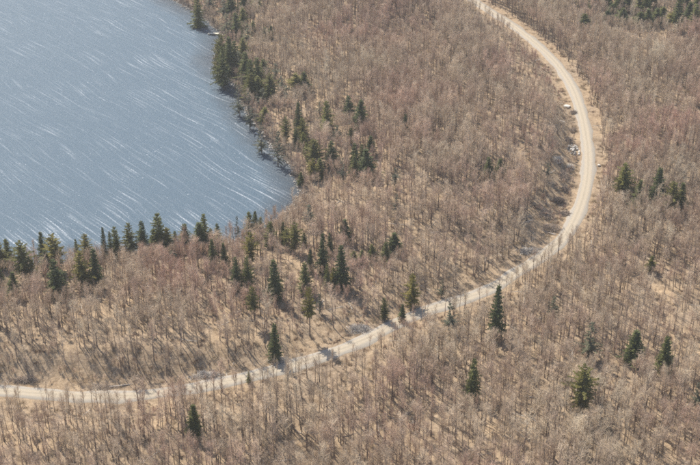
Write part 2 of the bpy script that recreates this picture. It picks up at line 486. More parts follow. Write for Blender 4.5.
def bare_tree(seed, h=11.5, spread=1.0, crown=0.42, twigs=4, lean=0.0):
    """returns (trunk Geo, crown Geo) of a leafless hardwood"""
    global rnd
    rnd = np.random.RandomState(seed)
    T, K = Geo(), Geo()
    n = 9
    bend = rnd.randn(2) * 0.25 + np.array([lean, 0])
    pts = [np.array([bend[0] * (i / n) ** 1.6 + rnd.randn() * 0.05 * (i > 0), bend[1] * (i / n) ** 1.6 + rnd.randn() * 0.05 * (i > 0), h * 0.86 * i / n - (0.35 if i == 0 else 0)]) for i in range(n + 1)]
    r0 = 0.135 * h / 11.5 * (0.9 + 0.35 * rnd.rand())
    T.tube(pts, [r0 * (1.25 if i == 0 else 1) * (1 - 0.80 * i / n) for i in range(n + 1)], 6)
    nl = 12 + rnd.randint(5)
    for j in range(nl):
        t = crown + (1 - crown) * ((j + rnd.rand() * 0.8) / nl) ** 0.9
        t = min(t, 0.99)
        k = t * n; i = int(k); p = pts[i] * (1 - (k - i)) + pts[min(i + 1, n)] * (k - i)
        az = j * 2.4 + rnd.randn() * 0.5
        q = (t - crown) / (1 - crown)
        L = h * spread * 0.88 * (0.32 - 0.12 * q) * (0.7 + 0.6 * rnd.rand())
        up = 1.15 + 1.2 * q + rnd.randn() * 0.15
        d = unit(np.array([math.cos(az), math.sin(az), up]))
        bp = [p]
        for s_ in range(4):
            d = unit(d + np.array([0, 0, 0.10]) + rnd.randn(3) * 0.13)
            bp.append(bp[-1] + d * L / 4)
        rb = r0 * (0.46 - 0.24 * q)
        K.tube(bp, [max(rb * (1 - 0.22 * s_), 0.014) for s_ in range(5)], 4)
        for s_ in range(7):
            tt = 0.25 + 0.75 * (s_ + rnd.rand()) / 7
            kk = min(tt * 4, 3.99); ii = int(kk); sp_ = bp[ii] * (1 - (kk - ii)) + bp[ii + 1] * (kk - ii)
            sd_ = unit(d * 0.7 + rnd.randn(3) * 0.75 + np.array([0, 0, 0.35]))
            sl = L * (0.50 - 0.22 * tt) * (0.7 + 0.6 * rnd.rand())
            se = sp_ + sd_ * sl
            K.tube([sp_, sp_ + sd_ * sl * 0.5 + rnd.randn(3) * 0.05, se], [0.026, 0.019, 0.009], 3)
            for w_ in range(twigs):
                a0 = sp_ + (se - sp_) * (0.2 + 0.8 * rnd.rand())
                td = unit(sd_ * 0.8 + rnd.randn(3) * 0.7 + np.array([0, 0, 0.25]))
                tl = 0.45 + 0.65 * rnd.rand()
                a1 = a0 + td * tl
                K.tri(a0, a1, 0.0100)
                for _ in range(1):
                    b0 = a0 + (a1 - a0) * (0.3 + 0.6 * rnd.rand())
                    K.tri(b0, b0 + unit(td + rnd.randn(3) * 0.6) * (0.25 + 0.3 * rnd.rand()), 0.008)
    return T, K

def conifer(seed, h=12.0, R0=2.1, start=0.10, levels=24, per=8, power=0.85, rag=0.25, droop=0.25, fill=1.0):
    """returns (trunk Geo, crown Geo); every branch carries flat, drooping needle sprays"""
    global rnd
    rnd = np.random.RandomState(seed)
    T, K = Geo(), Geo()
    T.tube([np.array([0, 0, -0.4]), np.array([0, 0, h * 0.3]), np.array([rnd.randn() * 0.05, 0, h * 0.7]), np.array([0, 0, h * 0.985])], [0.20, 0.16, 0.08, 0.015], 6)
    lop = rnd.rand() * 6.28
    for l in range(levels):
        t = start + (1 - start) * (l + 0.5 * rnd.rand()) / levels
        q = (t - start) / (1 - start)
        rad = R0 * ((1 - q) ** power) * min(1.0, 0.62 + 2.6 * q) * (1 + rag * rnd.randn() * 0.6) + 0.12
        z = t * h
        nb = max(4, int(per * (0.55 + 0.6 * (1 - q))))
        for b in range(nb):
            if rnd.rand() > fill: continue
            az = 2 * math.pi * (b + rnd.rand() * 0.7) / nb + l * 0.7
            L = rad * (0.72 + 0.5 * rnd.rand()) * (1 + 0.16 * math.cos(az - lop))
            if rnd.rand() < 0.06: L *= 1.3
            el = -droop + 0.75 * q + rnd.randn() * 0.12
            d = np.array([math.cos(az) * math.cos(el), math.sin(az) * math.cos(el), math.sin(el)])
            side = np.array([-math.sin(az), math.cos(az), 0])
            p0 = np.array([0, 0, z])
            m = max(2, int(L / 0.42))
            for k in range(m):
                s_ = (k + 0.6) / m
                c = p0 + d * L * s_ + np.array([0, 0, -0.10 * L * s_ * s_ + 0.06 * L * s_])
                w = (0.20 + 0.30 * L * (1 - s_) * 0.6) * (0.8 + 0.4 * rnd.rand())
                ln = 0.30 + 0.18 * rnd.rand()
                for sg in (-1, 1):
                    e1 = c + side * sg * w + d * ln * 0.9 + np.array([0, 0, -0.16 - 0.15 * rnd.rand()]) + rnd.randn(3) * 0.05
                    e2 = c + d * ln + rnd.randn(3) * 0.04
                    i = len(K.v)
                    K.v += [tuple(c - d * ln * 0.6), tuple(c + side * sg * w * 0.55 + np.array([0, 0, -0.05])), tuple(e1), tuple(e2)]
                    K.f.append((i, i + 1, i + 2, i + 3) if sg > 0 else (i, i + 3, i + 2, i + 1))
                # hanging tuft closes the spray from the side
                i = len(K.v)
                o = side * (rnd.rand() - 0.5) * 0.5 + d * 0.1
                K.v += [tuple(c - o), tuple(c + o), tuple(c + o * 0.6 + np.array([0, 0, -0.28 - 0.14 * rnd.rand()]) + d * 0.1)]
                K.f.append((i, i + 1, i + 2))
    # leader
    for k in range(8):
        az = rnd.rand() * 6.28; z = h * (0.95 + 0.045 * rnd.rand())
        i = len(K.v); e = np.array([math.cos(az), math.sin(az), 0.9]) * 0.3
        s_ = np.array([-math.sin(az), math.cos(az), 0]) * 0.08
        p = np.array([0, 0, z]); K.v += [tuple(p - s_), tuple(p + s_), tuple(p + e)]; K.f.append((i, i + 1, i + 2))
    return T, K

# ------------------------------------------------------------------ bare hardwoods: shapes
bare_specs = [(21, 13.5, 0.85, 0.42), (22, 14.3, 0.70, 0.50), (23, 12.6, 1.00, 0.38), (24, 13.8, 0.78, 0.55), (25, 14.8, 0.66, 0.46),
              (26, 11.6, 0.95, 0.35), (27, 13.0, 0.72, 0.58), (28, 13.4, 0.90, 0.48), (29, 14.0, 0.62, 0.62), (30, 12.4, 1.1, 0.45)]
bare_meshes = []
src = bpy.data.collections.new('woodland_shapes')
for k, (sd_, h_, s_, c_) in enumerate(bare_specs):
    T, K = bare_tree(sd_, h_, s_, c_)
    tm = mesh_from('bare_trunk', T.v, T.f, [M['bark']], True)
    km = mesh_from('bare_crown', K.v, K.f, [M['twig']])
    off = len(T.v)
    full = mesh_from('bare_tree_shape', T.v + K.v, T.f + [tuple(i + off for i in f) for f in K.f], [M['bark'], M['twig']], False, [0] * len(T.f) + [1] * len(K.f))
    bare_meshes.append((tm, km, h_))
    src.objects.link(bpy.data.objects.new('shape_%02d' % k, full))
brush_src = bpy.data.collections.new('underbrush_shapes')
for k in range(3):
    T, K = bare_tree(60 + k, 3.2, 1.25, 0.08, 5)
    off = len(T.v)
    full = mesh_from('sapling_shape', T.v + K.v, T.f + [tuple(i + off for i in f) for f in K.f], [M['bark'], M['twig']], False, [0] * len(T.f) + [1] * len(K.f))
    brush_src.objects.link(bpy.data.objects.new('brush_%02d' % k, full))

for k in range(2):                 # deadfall lying on the litter
    rnd = np.random.RandomState(80 + k)
    G_ = Geo(); az_ = rnd.rand() * 6.28; d_ = np.array([math.cos(az_), math.sin(az_), 0.0])
    pp = [d_ * t * 7.5 + np.array([0, 0, 0.14 + 0.05 * rnd.rand()]) for t in (-0.5, -0.2, 0.1, 0.4, 0.5)]
    G_.tube(pp, [0.15, 0.13, 0.11, 0.07, 0.03], 5)
    for _ in range(14):
        q_ = pp[2] + (pp[4] - pp[2]) * rnd.rand()
        G_.tube([q_, q_ + unit(rnd.randn(3) * 0.8 + d_ + np.array([0, 0, 0.5])) * (0.7 + rnd.rand())], [0.035, 0.01], 3)
    brush_src.objects.link(bpy.data.objects.new('brush_%02d' % (3 + k), mesh_from('deadfall_shape', G_.v, G_.f, [M['slash_pale' if k else 'slash']])))
grass_src = bpy.data.collections.new('dry_grass_shapes')
for k in range(3):
    rnd = np.random.RandomState(90 + k)
    G_ = Geo()
    for _ in range(70):
        a_ = np.array([rnd.randn() * 0.45, rnd.randn() * 0.45, 0.0])
        G_.tri(a_, a_ + np.array([rnd.randn() * 0.22, rnd.randn() * 0.22, 0.25 + 0.45 * rnd.rand()]), 0.045)
    grass_src.objects.link(bpy.data.objects.new('tuft_%02d' % k, mesh_from('tuft_shape', G_.v, G_.f, [M['straw' if k < 2 else 'fern']])))

# ------------------------------------------------------------------ evergreens: list from the photograph (x, top, foot, width, kind) by neighbourhood
EV = {
 'shore_top': ('on the point by the dock', [
    (199, -6, 11, 9, 'm'), (231, -4, 15, 9, 'd'), (244, -6, 12, 9, 'd'), (236, 13, 35, 8, 'm'), (243, 8, 27, 7, 'm'), (253.5, 21, 33, 5, 'm'),
    (222, 34, 62, 9, 'y'), (229, 37, 69, 10, 'd'), (235, 41, 66, 8, 'm'), (218.5, 44, 64, 7, 'y'), (224, 46, 71, 9, 'm'), (243, 38, 57, 8, 'm'),
    (265, 27, 38, 5, 'm'), (271, 26, 38, 5, 'd'), (210, -8, 9, 8, 'g'), (256, -3, 8, 7, 'm'), (224, 0, 19, 7, 'g'), (227, 14, 34, 8, 'g'), (248, 24, 44, 8, 'g'), (239, 52, 72, 7, 'g')]),
 'shore_clump': ('in the clump below the point', [
    (246, 52, 79, 8, 'd'), (251, 60, 90, 9, 'm'), (258, 58, 84, 9, 'm'), (252, 73, 97, 10, 'y'), (264, 59, 75, 7, 'm'), (271, 74, 97, 9, 'y'),
    (258, 76, 97, 9, 'm'), (282, 76, 92, 7, 'g'), (296, 74, 92, 10, 'y'), (304, 72, 91, 8, 'm'), (265, 107, 120, 7, 'm'), (263, 88, 104, 7, 'g'),
    (276, 64, 80, 6, 'g'), (240, 84, 100, 7, 'g'), (250, 92, 112, 7, 'g'), (287, 86, 102, 7, 'g'), (268, 84, 100, 8, 'm'), (262, 122, 138, 7, 'g'), (278, 132, 150, 7, 'g')]),
 'inland': ('in the group behind the far shore', [
    (299, 103, 132, 8, 'd'), (303, 118, 141, 8, 'y'), (286, 117, 141, 7, 'y'), (296, 129, 145, 6, 'm'), (326, 101, 130, 10, 'm'), (320, 102, 115, 5, 'g'),
    (349, 96, 118, 8, 'd'), (360, 100, 128, 12, 'd'), (337, 126, 142, 6, 'g'), (351, 128, 142, 6, 'm'), (303, 132, 148, 6, 'm'), (314, 139, 165, 12, 'y'),
    (331.5, 141, 164, 8, 'd'), (320, 159, 176, 8, 'm'), (312, 158, 178, 7, 'y'), (354, 143, 168, 7, 'd'), (355, 154, 176, 7, 'm'), (370, 136, 154, 8, 'd'),
    (366, 149, 176, 12, 'd'), (362, 144, 164, 6, 'm'), (343, 158, 181, 6, 'g'), (301, 172, 184, 5, 'd'), (307, 143, 156, 6, 'm')]),
 'mid': ('of those scattered inside the bend', [
    (405, 114, 132, 6, 'd'), (438, 126, 139, 5, 'd'), (395, 168, 186, 6, 'g'), (396.5, 194, 211, 6, 'g'), (488, 157, 176, 8, 'm'), (500, 159, 175, 8, 'd'),
    (394.5, 233, 251, 10, 'd'), (386, 242, 261, 8, 'm'), (372, 244, 258, 6, 'm'), (362, 250, 262, 6, 'm'), (354, 251, 262, 6, 'm'), (345, 220, 240, 11, 'd'),
    (336, 204, 213, 4, 'y'), (310, 205, 227, 9, 'g'), (547, 163, 178, 6, 'g')]),
 'near_left': ('at the far left lakeshore', [
    (2, 241, 266, 11, 'y'), (10, 239, 260, 9, 'm'), (26, 242, 277, 15, 'y'), (44, 232, 255, 8, 'd'), (57, 235, 268, 14, 'y'), (47, 250, 272, 8, 'd'),
    (34, 260, 280, 8, 'm'), (58, 260, 294, 13, 'd'), (15, 272, 295, 10, 'd'), (1, 266, 285, 8, 'd'), (78, 239, 251, 5, 'm'), (88, 234, 258, 9, 'y'),
    (84, 251, 286, 13, 'y'), (96, 249, 284, 11, 'd'), (66, 260, 288, 5, 'g')]),
 'near_row': ('in the near lakeshore row', [
    (105, 228, 245, 6, 'd'), (111, 231, 246, 5, 'm'), (118, 226, 251, 9, 'm'), (131, 224, 254, 11, 'y'), (144, 221, 248, 9, 'd'), (161, 213, 248, 13, 'm'),
    (155, 229, 246, 8, 'd'), (168, 228, 250, 11, 'y'), (176, 231, 247, 6, 'm'), (186, 224, 248, 10, 'd'), (200, 223, 249, 13, 'd'), (205, 214, 240, 9, 'm'),
    (211, 228, 245, 7, 'm'), (218, 224, 243, 7, 'm'), (131, 243, 260, 8, 'g'), (173, 252, 264, 7, 'g')]),
 'near_mid': ('inland of the near lakeshore row', [
    (213, 239, 266, 11, 'd'), (225, 243, 266, 9, 'd'), (238, 242, 254, 4, 'd'), (250, 212, 233, 10, 'm'), (256, 211, 236, 9, 'd'), (261, 217, 234, 7, 'y'),
    (251, 232, 262, 13, 'y'), (271, 222, 245, 11, 'm'), (283, 222, 242, 7, 'd'), (295, 223, 250, 13, 'y'), (287, 227, 247, 9, 'y'), (304, 233, 245, 7, 'm'),
    (237, 257, 288, 11, 'd'), (247, 257, 287, 11, 'm'), (238, 217, 244, 5, 'g')]),
 'centre': ('in the cluster left of centre', [
    (322, 234, 270, 11, 'd'), (330, 233, 254, 6, 'd'), (310, 249, 270, 8, 'd'), (342, 245, 285, 15, 'd'), (305, 263, 290, 13, 'm'), (327, 264, 287, 7, 'm'),
    (333, 268, 287, 8, 'y'), (275, 260, 296, 14, 'd'), (255, 286, 322, 11, 't'), (310, 287, 332, 12, 't'), (275, 324, 361, 14, 'd'), (320, 294, 312, 7, 'g'),
    (249, 371, 382, 4, 'm')]),
 'road_near': ('beside the road left of its bend', [
    (412, 273, 304, 11, 'y'), (384, 298, 318, 7, 'y'), (402, 304, 320, 7, 'd'), (449, 303, 328, 12, 'g'), (441, 280, 296, 6, 'g')]),
 'right_upper': ('right of the road bend', [
    (622, 163, 194, 13, 'm'), (637, 180, 206, 9, 'm'), (656, 168, 203, 13, 'd'), (671, 181, 211, 12, 'y'), (679, 183, 210, 9, 'd'), (651, 256, 270, 6, 'm')]),
 'right_lower': ('alone in the bare wood at lower right', [
    (496, 285, 338, 15, 'd'), (471, 359, 400, 12, 'd'), (553, 297, 320, 9, 'g'), (588, 323, 358, 18, 'g'), (632, 331, 364, 20, 'd'), (664, 336, 372, 16, 'd'),
    (581, 366, 412, 22, 'y'), (696, 383, 408, 12, 'g'), (196, 405, 436, 16, 'd')]),
 'far_right': ('in the top right belt', [
    (584, 14, 29, 7, 'm'), (607, 11, 21, 5, 'd'), (611, 4, 14, 5, 'd'), (593, -7, 6, 7, 'd'), (606, -7, 7, 7, 'd'), (618, -8, 10, 8, 'd'), (622, 8, 23, 8, 'm'),
    (627, -8, 10, 9, 'd'), (637, -7, 12, 9, 'm'), (645, -8, 14, 9, 'd'), (639, 12, 26, 8, 'm'), (647, 9, 25, 9, 'd'), (656, 8, 23, 9, 'm'), (662, 7, 21, 8, 'm'),
    (676, -5, 28, 7, 'd'), (670, 12, 27, 7, 'y'), (687, 2, 22, 9, 'd'), (693, 4, 28, 10, 'm'), (700, 10, 29, 9, 'y'), (652, -8, 8, 8, 'd'), (684, -8, 8, 9, 'd'),
    (696, -8, 10, 9, 'd'), (708, -4, 20, 9, 'd'), (716, 2, 24, 9, 'm'), (580, -6, 4, 6, 'd')]),
}
con_specs = {
 'd': [(101, 12, 2.2, 0.07, 26, 9, 0.9, 0.22, 0.25, 1.0), (102, 12, 2.3, 0.10, 25, 9, 0.8, 0.28, 0.30, 0.96), (103, 12, 2.1, 0.05, 27, 9, 1.0, 0.25, 0.2, 1.0)],
 'm': [(111, 12, 2.2, 0.08, 24, 8, 0.8, 0.34, 0.22, 0.92), (112, 12, 2.3, 0.12, 22, 8, 0.75, 0.40, 0.15, 0.90), (113, 12, 2.2, 0.06, 24, 8, 0.9, 0.30, 0.25, 0.94)],
 'y': [(121, 12, 2.3, 0.10, 22, 8, 0.62, 0.45, 0.05, 0.88), (122, 12, 2.2, 0.14, 20, 8, 0.55, 0.50, 0.0, 0.86)],
 'g': [(131, 12, 2.1, 0.15, 18, 6, 0.7, 0.45, 0.15, 0.62), (132, 12, 2.2, 0.18, 18, 6, 0.6, 0.5, 0.1, 0.6)],
 't': [(141, 12, 2.2, 0.45, 15, 8, 0.6, 0.4, 0.1, 0.85)],
}
con_mat = {'d': 'dark', 'm': 'mid', 'y': 'yellow', 'g': 'grey', 't': 'yellow'}
con_mesh = {}
for k, L in con_specs.items():
    con_mesh[k] = []
    for s_ in L:
        T, K = conifer(*s_)
        con_mesh[k].append((mesh_from('conifer_trunk', T.v, T.f, [M['cbark']], True), mesh_from('conifer_crown', K.v, K.f, [M[con_mat[k]]])))
ORD = ['first', 'second', 'third', 'fourth', 'fifth', 'sixth', 'seventh', 'eighth', 'ninth', 'tenth', 'eleventh', 'twelfth', 'thirteenth', 'fourteenth',
       'fifteenth', 'sixteenth', 'seventeenth', 'eighteenth', 'nineteenth', 'twentieth', 'twenty-first', 'twenty-second', 'twenty-third', 'twenty-fourth', 'twenty-fifth', 'twenty-sixth']
con_word = {'d': 'dark green spruce', 'm': 'green fir', 'y': 'yellowish pine', 'g': 'thin grey conifer', 't': 'bare-trunked yellowish pine'}
con_name = {'d': 'spruce_tree', 'm': 'fir_tree', 'y': 'pine_tree', 'g': 'thin_conifer', 't': 'pine_tree'}
special = {(496, 285): 'tall narrow dark spruce just below the road right of photo centre',
           (471, 359): 'narrow dark spruce low in the photo right of centre',
           (196, 405): 'lone squat dark spruce below the road at lower left',
           (581, 366): 'large broad yellow green pine at lower right, biggest there',
           (664, 336): 'dark conical spruce nearest the right edge at lower right',
           (632, 331): 'broad dark spruce left of the one by the lower right edge',
           (588, 323): 'thin grey green conifer above the big lower right pine',
           (553, 297): 'small grey green conifer in the wood right below the road bend',
           (696, 383): 'faint grey green conifer cut by the right edge at lower right',
           (275, 324): 'dark spruce touching the far road edge at lower centre left',
           (651, 256): 'tiny lone fir below the evergreen group right of the bend',
           (249, 371): 'tiny fir right at the roadside at lower left'}
con_pos = []
WIDE = {'shore_top': 1.4, 'shore_clump': 1.4, 'inland': 1.2, 'far_right': 1.7, 'near_left': 1.2, 'near_row': 1.15, 'right_upper': 1.25, 'mid': 1.15, 'right_lower': 0.9, 'centre': 0.9, 'near_mid': 0.92}
rr = random.Random(4)
for key, (place, L) in EV.items():
    L = sorted(L)
    for n, (x, top, foot, w, kd) in enumerate(L):
        if key != 'right_lower' and (x, top) not in ((275, 324), (249, 371)): foot += 0.10 * (foot - top)
        gx_, gy_, gz_ = ground_at(x, foot)
        if sample(D_SHORE, gx_, gy_) < 1.2:      # keep roots off the water
            for _ in range(40):
                foot += 0.4
                gx_, gy_, gz_ = ground_at(x, foot)
                if sample(D_SHORE, gx_, gy_) >= 1.2: break
        dep = project(gx_, gy_, gz_)[2]
        lo, hi = 1.0, 30.0
        for _ in range(24):
            mid_ = (lo + hi) / 2
            if project(gx_, gy_, gz_ + mid_)[1] > top: lo = mid_
            else: hi = mid_
        hgt = lo
        wid = w / F * dep * 1.38 * WIDE.get(key, 1.0)
        tm, km = rr.choice(con_mesh[kd])
        o = link_obj(con_name[kd], None)
        o.empty_display_size = 0.5
        o.location = (gx_, gy_, gz_)
        sxy = min(max(wid / 4.2, 0.3), 2.3); sz = hgt / 12.0
        o.scale = (sxy * rr.uniform(0.92, 1.08), sxy, sz)
        o.rotation_euler = (rr.uniform(-0.03, 0.03), rr.uniform(-0.03, 0.03), rr.uniform(0, 6.28))
        link_obj('trunk', tm, o); link_obj('crown', km, o)
        word = con_word[kd]
        size = '' if 9 <= hgt <= 13 else ('tall ' if hgt > 13 else 'small ')
        lab = special.get((x, top)) or '%s%s, %s from the left %s' % (size, word, ORD[n], place)
        tag(o, lab, 'tree', 'evergreens ' + place)
        con_pos.append((gx_, gy_, max(1.2, wid * 0.33)))

# ------------------------------------------------------------------ bare hardwoods: where they stand
rs = np.random.RandomState(77)
CELL = 2.65
cx, cy = np.meshgrid(np.arange(-440, 440, CELL), np.arange(285, 985, CELL))
X = (cx + (rs.rand(*cx.shape) - 0.5) * CELL * 1.15).ravel(); Y = (cy + (rs.rand(*cx.shape) - 0.5) * CELL * 1.15).ravel()
Z = sample(H, X, Y)
PX, PY, DEP = project(X, Y, Z)
ds, dr = sample(D_SHORE, X, Y), sample(D_ROAD, X, Y)
sr = sample(S_ROAD, X, Y) > 0
ok = (PX > -130) & (PX < 830) & (PY > -45) & (PY < 560) & (ds > 0.8)
dens = 0.78 + 0.14 * (1 - smooth(230, 380, PY)) + 0.7 * (vnoise(X, Y, 26, 21) - 0.5) + 0.9 * (vnoise(X, Y, 9, 22) - 0.5)
# road clearing: open on both sides, thinner wood behind it
near = ~sr
low_left = near & (PX < 400)
n14 = vnoise(X, Y, 14, 23)
bend_in = sr & (PX > 500) & (PY < 240) & (PY > 88)          # cut-over strip inside the bend
top_in = sr & (PY <= 88) & (PX > 420)                        # open verge where the road leaves at the top
clear = np.where(sr, 8.0 + 3.0 * n14, 6.0 + 2.5 * n14)
clear = np.where(bend_in, 13.5 + 6.0 * n14, clear)
clear = np.where(top_in, 11.0 + 5.0 * n14, clear)
clear = np.where(low_left, 5.2, np.where(near & (PY > 235), 5.5, clear))
ok &= dr > clear
dens = np.where(top_in & (dr < 30), dens * 0.7, dens)
dens = np.where(low_left & (dr < 20), dens * 0.45, dens)
dens = np.where(sr & (PX < 400) & (dr < 20), dens * 0.7, dens)
dens = np.where(near & ~low_left & (dr < 16) & (PY > 235), dens * 0.6, dens)
dens = np.where(sr & (dr < 30) & (PY > 225), dens * 0.72, dens)
# thinner canopy towards the camera where the litter shows through
dens = dens * np.clip(1.0 - (PY - 300) / 165 * 0.20, 0.75, 1.0)
ok &= rs.rand(len(X)) < dens
for (ex, ey, er) in con_pos:
    # no hardwood grows through an evergreen, and those just in front are kept off its view from above
    ok &= ~(np.hypot(X - ex, Y - ey) < er + 0.5)
X, Y, Z, PX, PY, dr, sr, ds = [q[ok] for q in (X, Y, Z, PX, PY, dr, sr, ds)]
N = len(X)
SC = np.clip(0.95 + 0.16 * rs.randn(N), 0.5, 1.3)
SC *= np.where((~sr) & (PX < 420) & (dr < 16), 0.8, 1.0)
SC *= np.where(ds < 14, 0.72, 1.0)
SC *= np.where(sr & (PY <= 95) & (PX > 420) & (dr < 34), 0.62, 1.0)
SC *= 0.80 + 0.42 * vnoise(X, Y, 34, 41)
SC *= np.where(rs.rand(N) < 0.14, 0.62, 1.0)
WI = np.where(rs.rand(N) < 0.08, 1.4, np.clip(0.98 + 0.18 * rs.randn(N), 0.65, 1.4))
for (ex, ey, er) in con_pos:      # lower growth on the open side of an evergreen
    m_ = (np.abs(X - ex - (Y - ey) * ex / ey) < er + 1.6) & (Y < ey) & (Y > ey - 13)
    SC[m_] = np.minimum(SC[m_], 0.40 + 0.025 * (ey - Y[m_]))
ROT = rs.rand(N) * 6.283
VAR = rs.randint(0, len(bare_specs), N)
TX, TY = rs.randn(N) * 0.035, rs.randn(N) * 0.035

inframe = (PX > 4) & (PX < 696)
front = np.where(inframe & (PY < 487) & (PY > 430))[0]
front = front[np.argsort(-PY[front])][:225]
road_side = np.where(inframe & (~sr) & (dr < 17) & (PY > 245) & (PY < 425))[0]
road_side = road_side[np.argsort(dr[road_side])][:72]
solo = np.zeros(N, bool); solo[front] = True; solo[road_side] = True

def front_label(x):
    if x < 95: return 'bare hardwood in the front row at the bottom left corner'
    if x < 195: return 'bare hardwood in the front row left of the lone squat spruce'
    if x < 300: return 'bare hardwood in the front row right of the lone squat spruce'
    if x < 400: return 'bare hardwood in the front row at the middle of the bottom edge'
    if x < 490: return 'bare hardwood in the front row below the low narrow spruce'
    if x < 585: return 'bare hardwood in the front row left below the big yellow green pine'
    return 'bare hardwood in the front row at the bottom right corner'

def side_label(x):
    if x < 110: return 'bare hardwood on the near road verge at far left'
    if x < 260: return 'bare hardwood on the near road verge along its left straight'
    if x < 400: return 'bare hardwood on the near verge where the road climbs right'
    if x < 500: return 'bare hardwood partly hiding the road at the photo centre'
    return 'bare hardwood on the near verge below the road bend'

for i in np.where(solo)[0]:
    tm, km, h_ = bare_meshes[VAR[i]]
    o = link_obj('bare_hardwood', None)
    o.empty_display_size = 0.5
    o.location = (X[i], Y[i], Z[i]); s_ = float(SC[i]); o.scale = (s_ * WI[i], s_ * WI[i], s_)
    o.rotation_euler = (TX[i], TY[i], ROT[i])
    link_obj('trunk', tm, o); link_obj('crown', km, o)
    look = ('broad' if WI[i] > 1.25 else 'slender' if WI[i] < 0.9 else '') 
    look = ('low ' if SC[i] < 0.72 else 'tall ' if SC[i] > 1.03 else '') + look
    verge = PY[i] < 426
    lab = side_label(PX[i]) if verge else front_label(PX[i])
    if look.strip(): lab = look.strip() + ' ' + lab
    tag(o, lab, 'tree', 'bare hardwoods on the near road verge' if verge else 'bare hardwoods along the bottom edge')

def scatter(name, sel_pts, rot, scl, idx, coll, label, cat):
    me = bpy.data.meshes.new(name)
    me.from_pydata(sel_pts.tolist(), [], [])
    a = me.attributes.new('turn', 'FLOAT_VECTOR', 'POINT'); a.data.foreach_set('vector', rot.astype(np.float32).ravel())
    a = me.attributes.new('size', 'FLOAT_VECTOR', 'POINT'); a.data.foreach_set('vector', scl.astype(np.float32).ravel())
    a = me.attributes.new('shape', 'INT', 'POINT'); a.data.foreach_set('value', idx.astype(np.int32))
    o = link_obj(name, me)
    ng = bpy.data.node_groups.new(name, 'GeometryNodeTree')
    ng.interface.new_socket('Geometry', in_out='INPUT', socket_type='NodeSocketGeometry')
    ng.interface.new_socket('Geometry', in_out='OUTPUT', socket_type='NodeSocketGeometry')
    gi, go = ng.nodes.new('NodeGroupInput'), ng.nodes.new('NodeGroupOutput')
    ci = ng.nodes.new('GeometryNodeCollectionInfo')
    ci.inputs['Collection'].default_value = coll
    ci.inputs['Separate Children'].default_value = True; ci.inputs['Reset Children'].default_value = True
    ip = ng.nodes.new('GeometryNodeInstanceOnPoints')
    ip.inputs['Pick Instance'].default_value = True
    def attr(nm, ty):
        n = ng.nodes.new('GeometryNodeInputNamedAttribute'); n.data_type = ty
        n.inputs['Name'].default_value = nm
        return n.outputs['Attribute']
    L = ng.links.new
    L(gi.outputs[0], ip.inputs['Points']); L(ci.outputs[0], ip.inputs['Instance'])
    L(attr('shape', 'INT'), ip.inputs['Instance Index'])
    L(attr('turn', 'FLOAT_VECTOR'), ip.inputs['Rotation'])
    L(attr('size', 'FLOAT_VECTOR'), ip.inputs['Scale'])
    L(ip.outputs[0], go.inputs[0])
    md = o.modifiers.new('scatter', 'NODES'); md.node_group = ng
    tag(o, label, cat, kind='stuff')
    return o

rest = ~solo
scatter('bare_woodland', np.stack([X, Y, Z], 1)[rest], np.stack([TX, TY, ROT], 1)[rest], np.stack([SC * WI, SC * WI, SC], 1)[rest], VAR[rest], src,
        'leafless grey brown hardwood forest covering the land around lake and road', 'forest')
print('hardwoods', N, 'solo', int(solo.sum()), 'conifers', len(con_pos))

# low saplings and brush under and between the trees
rs = np.random.RandomState(78)
nb = 14000
bx = rs.uniform(-400, 400, nb * 4); by = rs.uniform(290, 960, nb * 4)
bz = sample(H, bx, by)
bpx, bpy_, _ = project(bx, by, bz)
bdr, bds = sample(D_ROAD, bx, by), sample(D_SHORE, bx, by)
dn = 0.25 + 0.55 * (vnoise(bx, by, 11, 31) > 0.6)
dn = np.where(bdr < 12, 0.7, dn); dn = np.where(bds < 8, 1.0, dn)
k_ = (bpx > -110) & (bpx < 810) & (bpy_ > -30) & (bpy_ < 520) & (bdr > 6.0) & (bds > 0.9) & (rs.rand(len(bx)) < dn)
bx, by, bz = bx[k_][:nb], by[k_][:nb], bz[k_][:nb]
n_ = len(bx)
bs = rs.uniform(0.3, 1.0, n_)
bs = np.where(sample(D_ROAD, bx, by) < 12, bs * 0.75, bs)
scatter('underbrush', np.stack([bx, by, bz], 1), np.stack([rs.randn(n_) * 0.05, rs.randn(n_) * 0.05, rs.rand(n_) * 6.28], 1), np.stack([bs * 1.2, bs * 1.2, bs], 1), np.where(rs.rand(n_) < 0.16, rs.randint(3, 5, n_), rs.randint(0, 3, n_)), brush_src,
        'low leafless saplings and brush under the trees and on the verges', 'brush')

ng_ = 60000
tx_, ty_ = rs.uniform(-400, 400, ng_), rs.uniform(290, 960, ng_)
tdr, tds = sample(D_ROAD, tx_, ty_), sample(D_SHORE, tx_, ty_)
tp, tq, _ = project(tx_, ty_, sample(H, tx_, ty_))
k_ = (tp > -100) & (tp < 800) & (tq > -30) & (tq < 520) & (tdr > 4.6) & (tds > 1.0)
k_ &= rs.rand(ng_) < np.where(tdr < 20, 1.0, 0.30)
k_ &= vnoise(tx_, ty_, 6, 51) > 0.35
tx_, ty_ = tx_[k_], ty_[k_]; n_ = len(tx_)
ts = rs.uniform(0.7, 1.8, n_)
scatter('dry_grass', np.stack([tx_, ty_, sample(H, tx_, ty_) - 0.02], 1), np.stack([np.zeros(n_), np.zeros(n_), rs.rand(n_) * 6.28], 1), np.stack([ts, ts, ts * 0.8], 1), rs.randint(0, 3, n_), grass_src,
        'dead straw and bracken tufts on the forest floor and verges', 'grass')

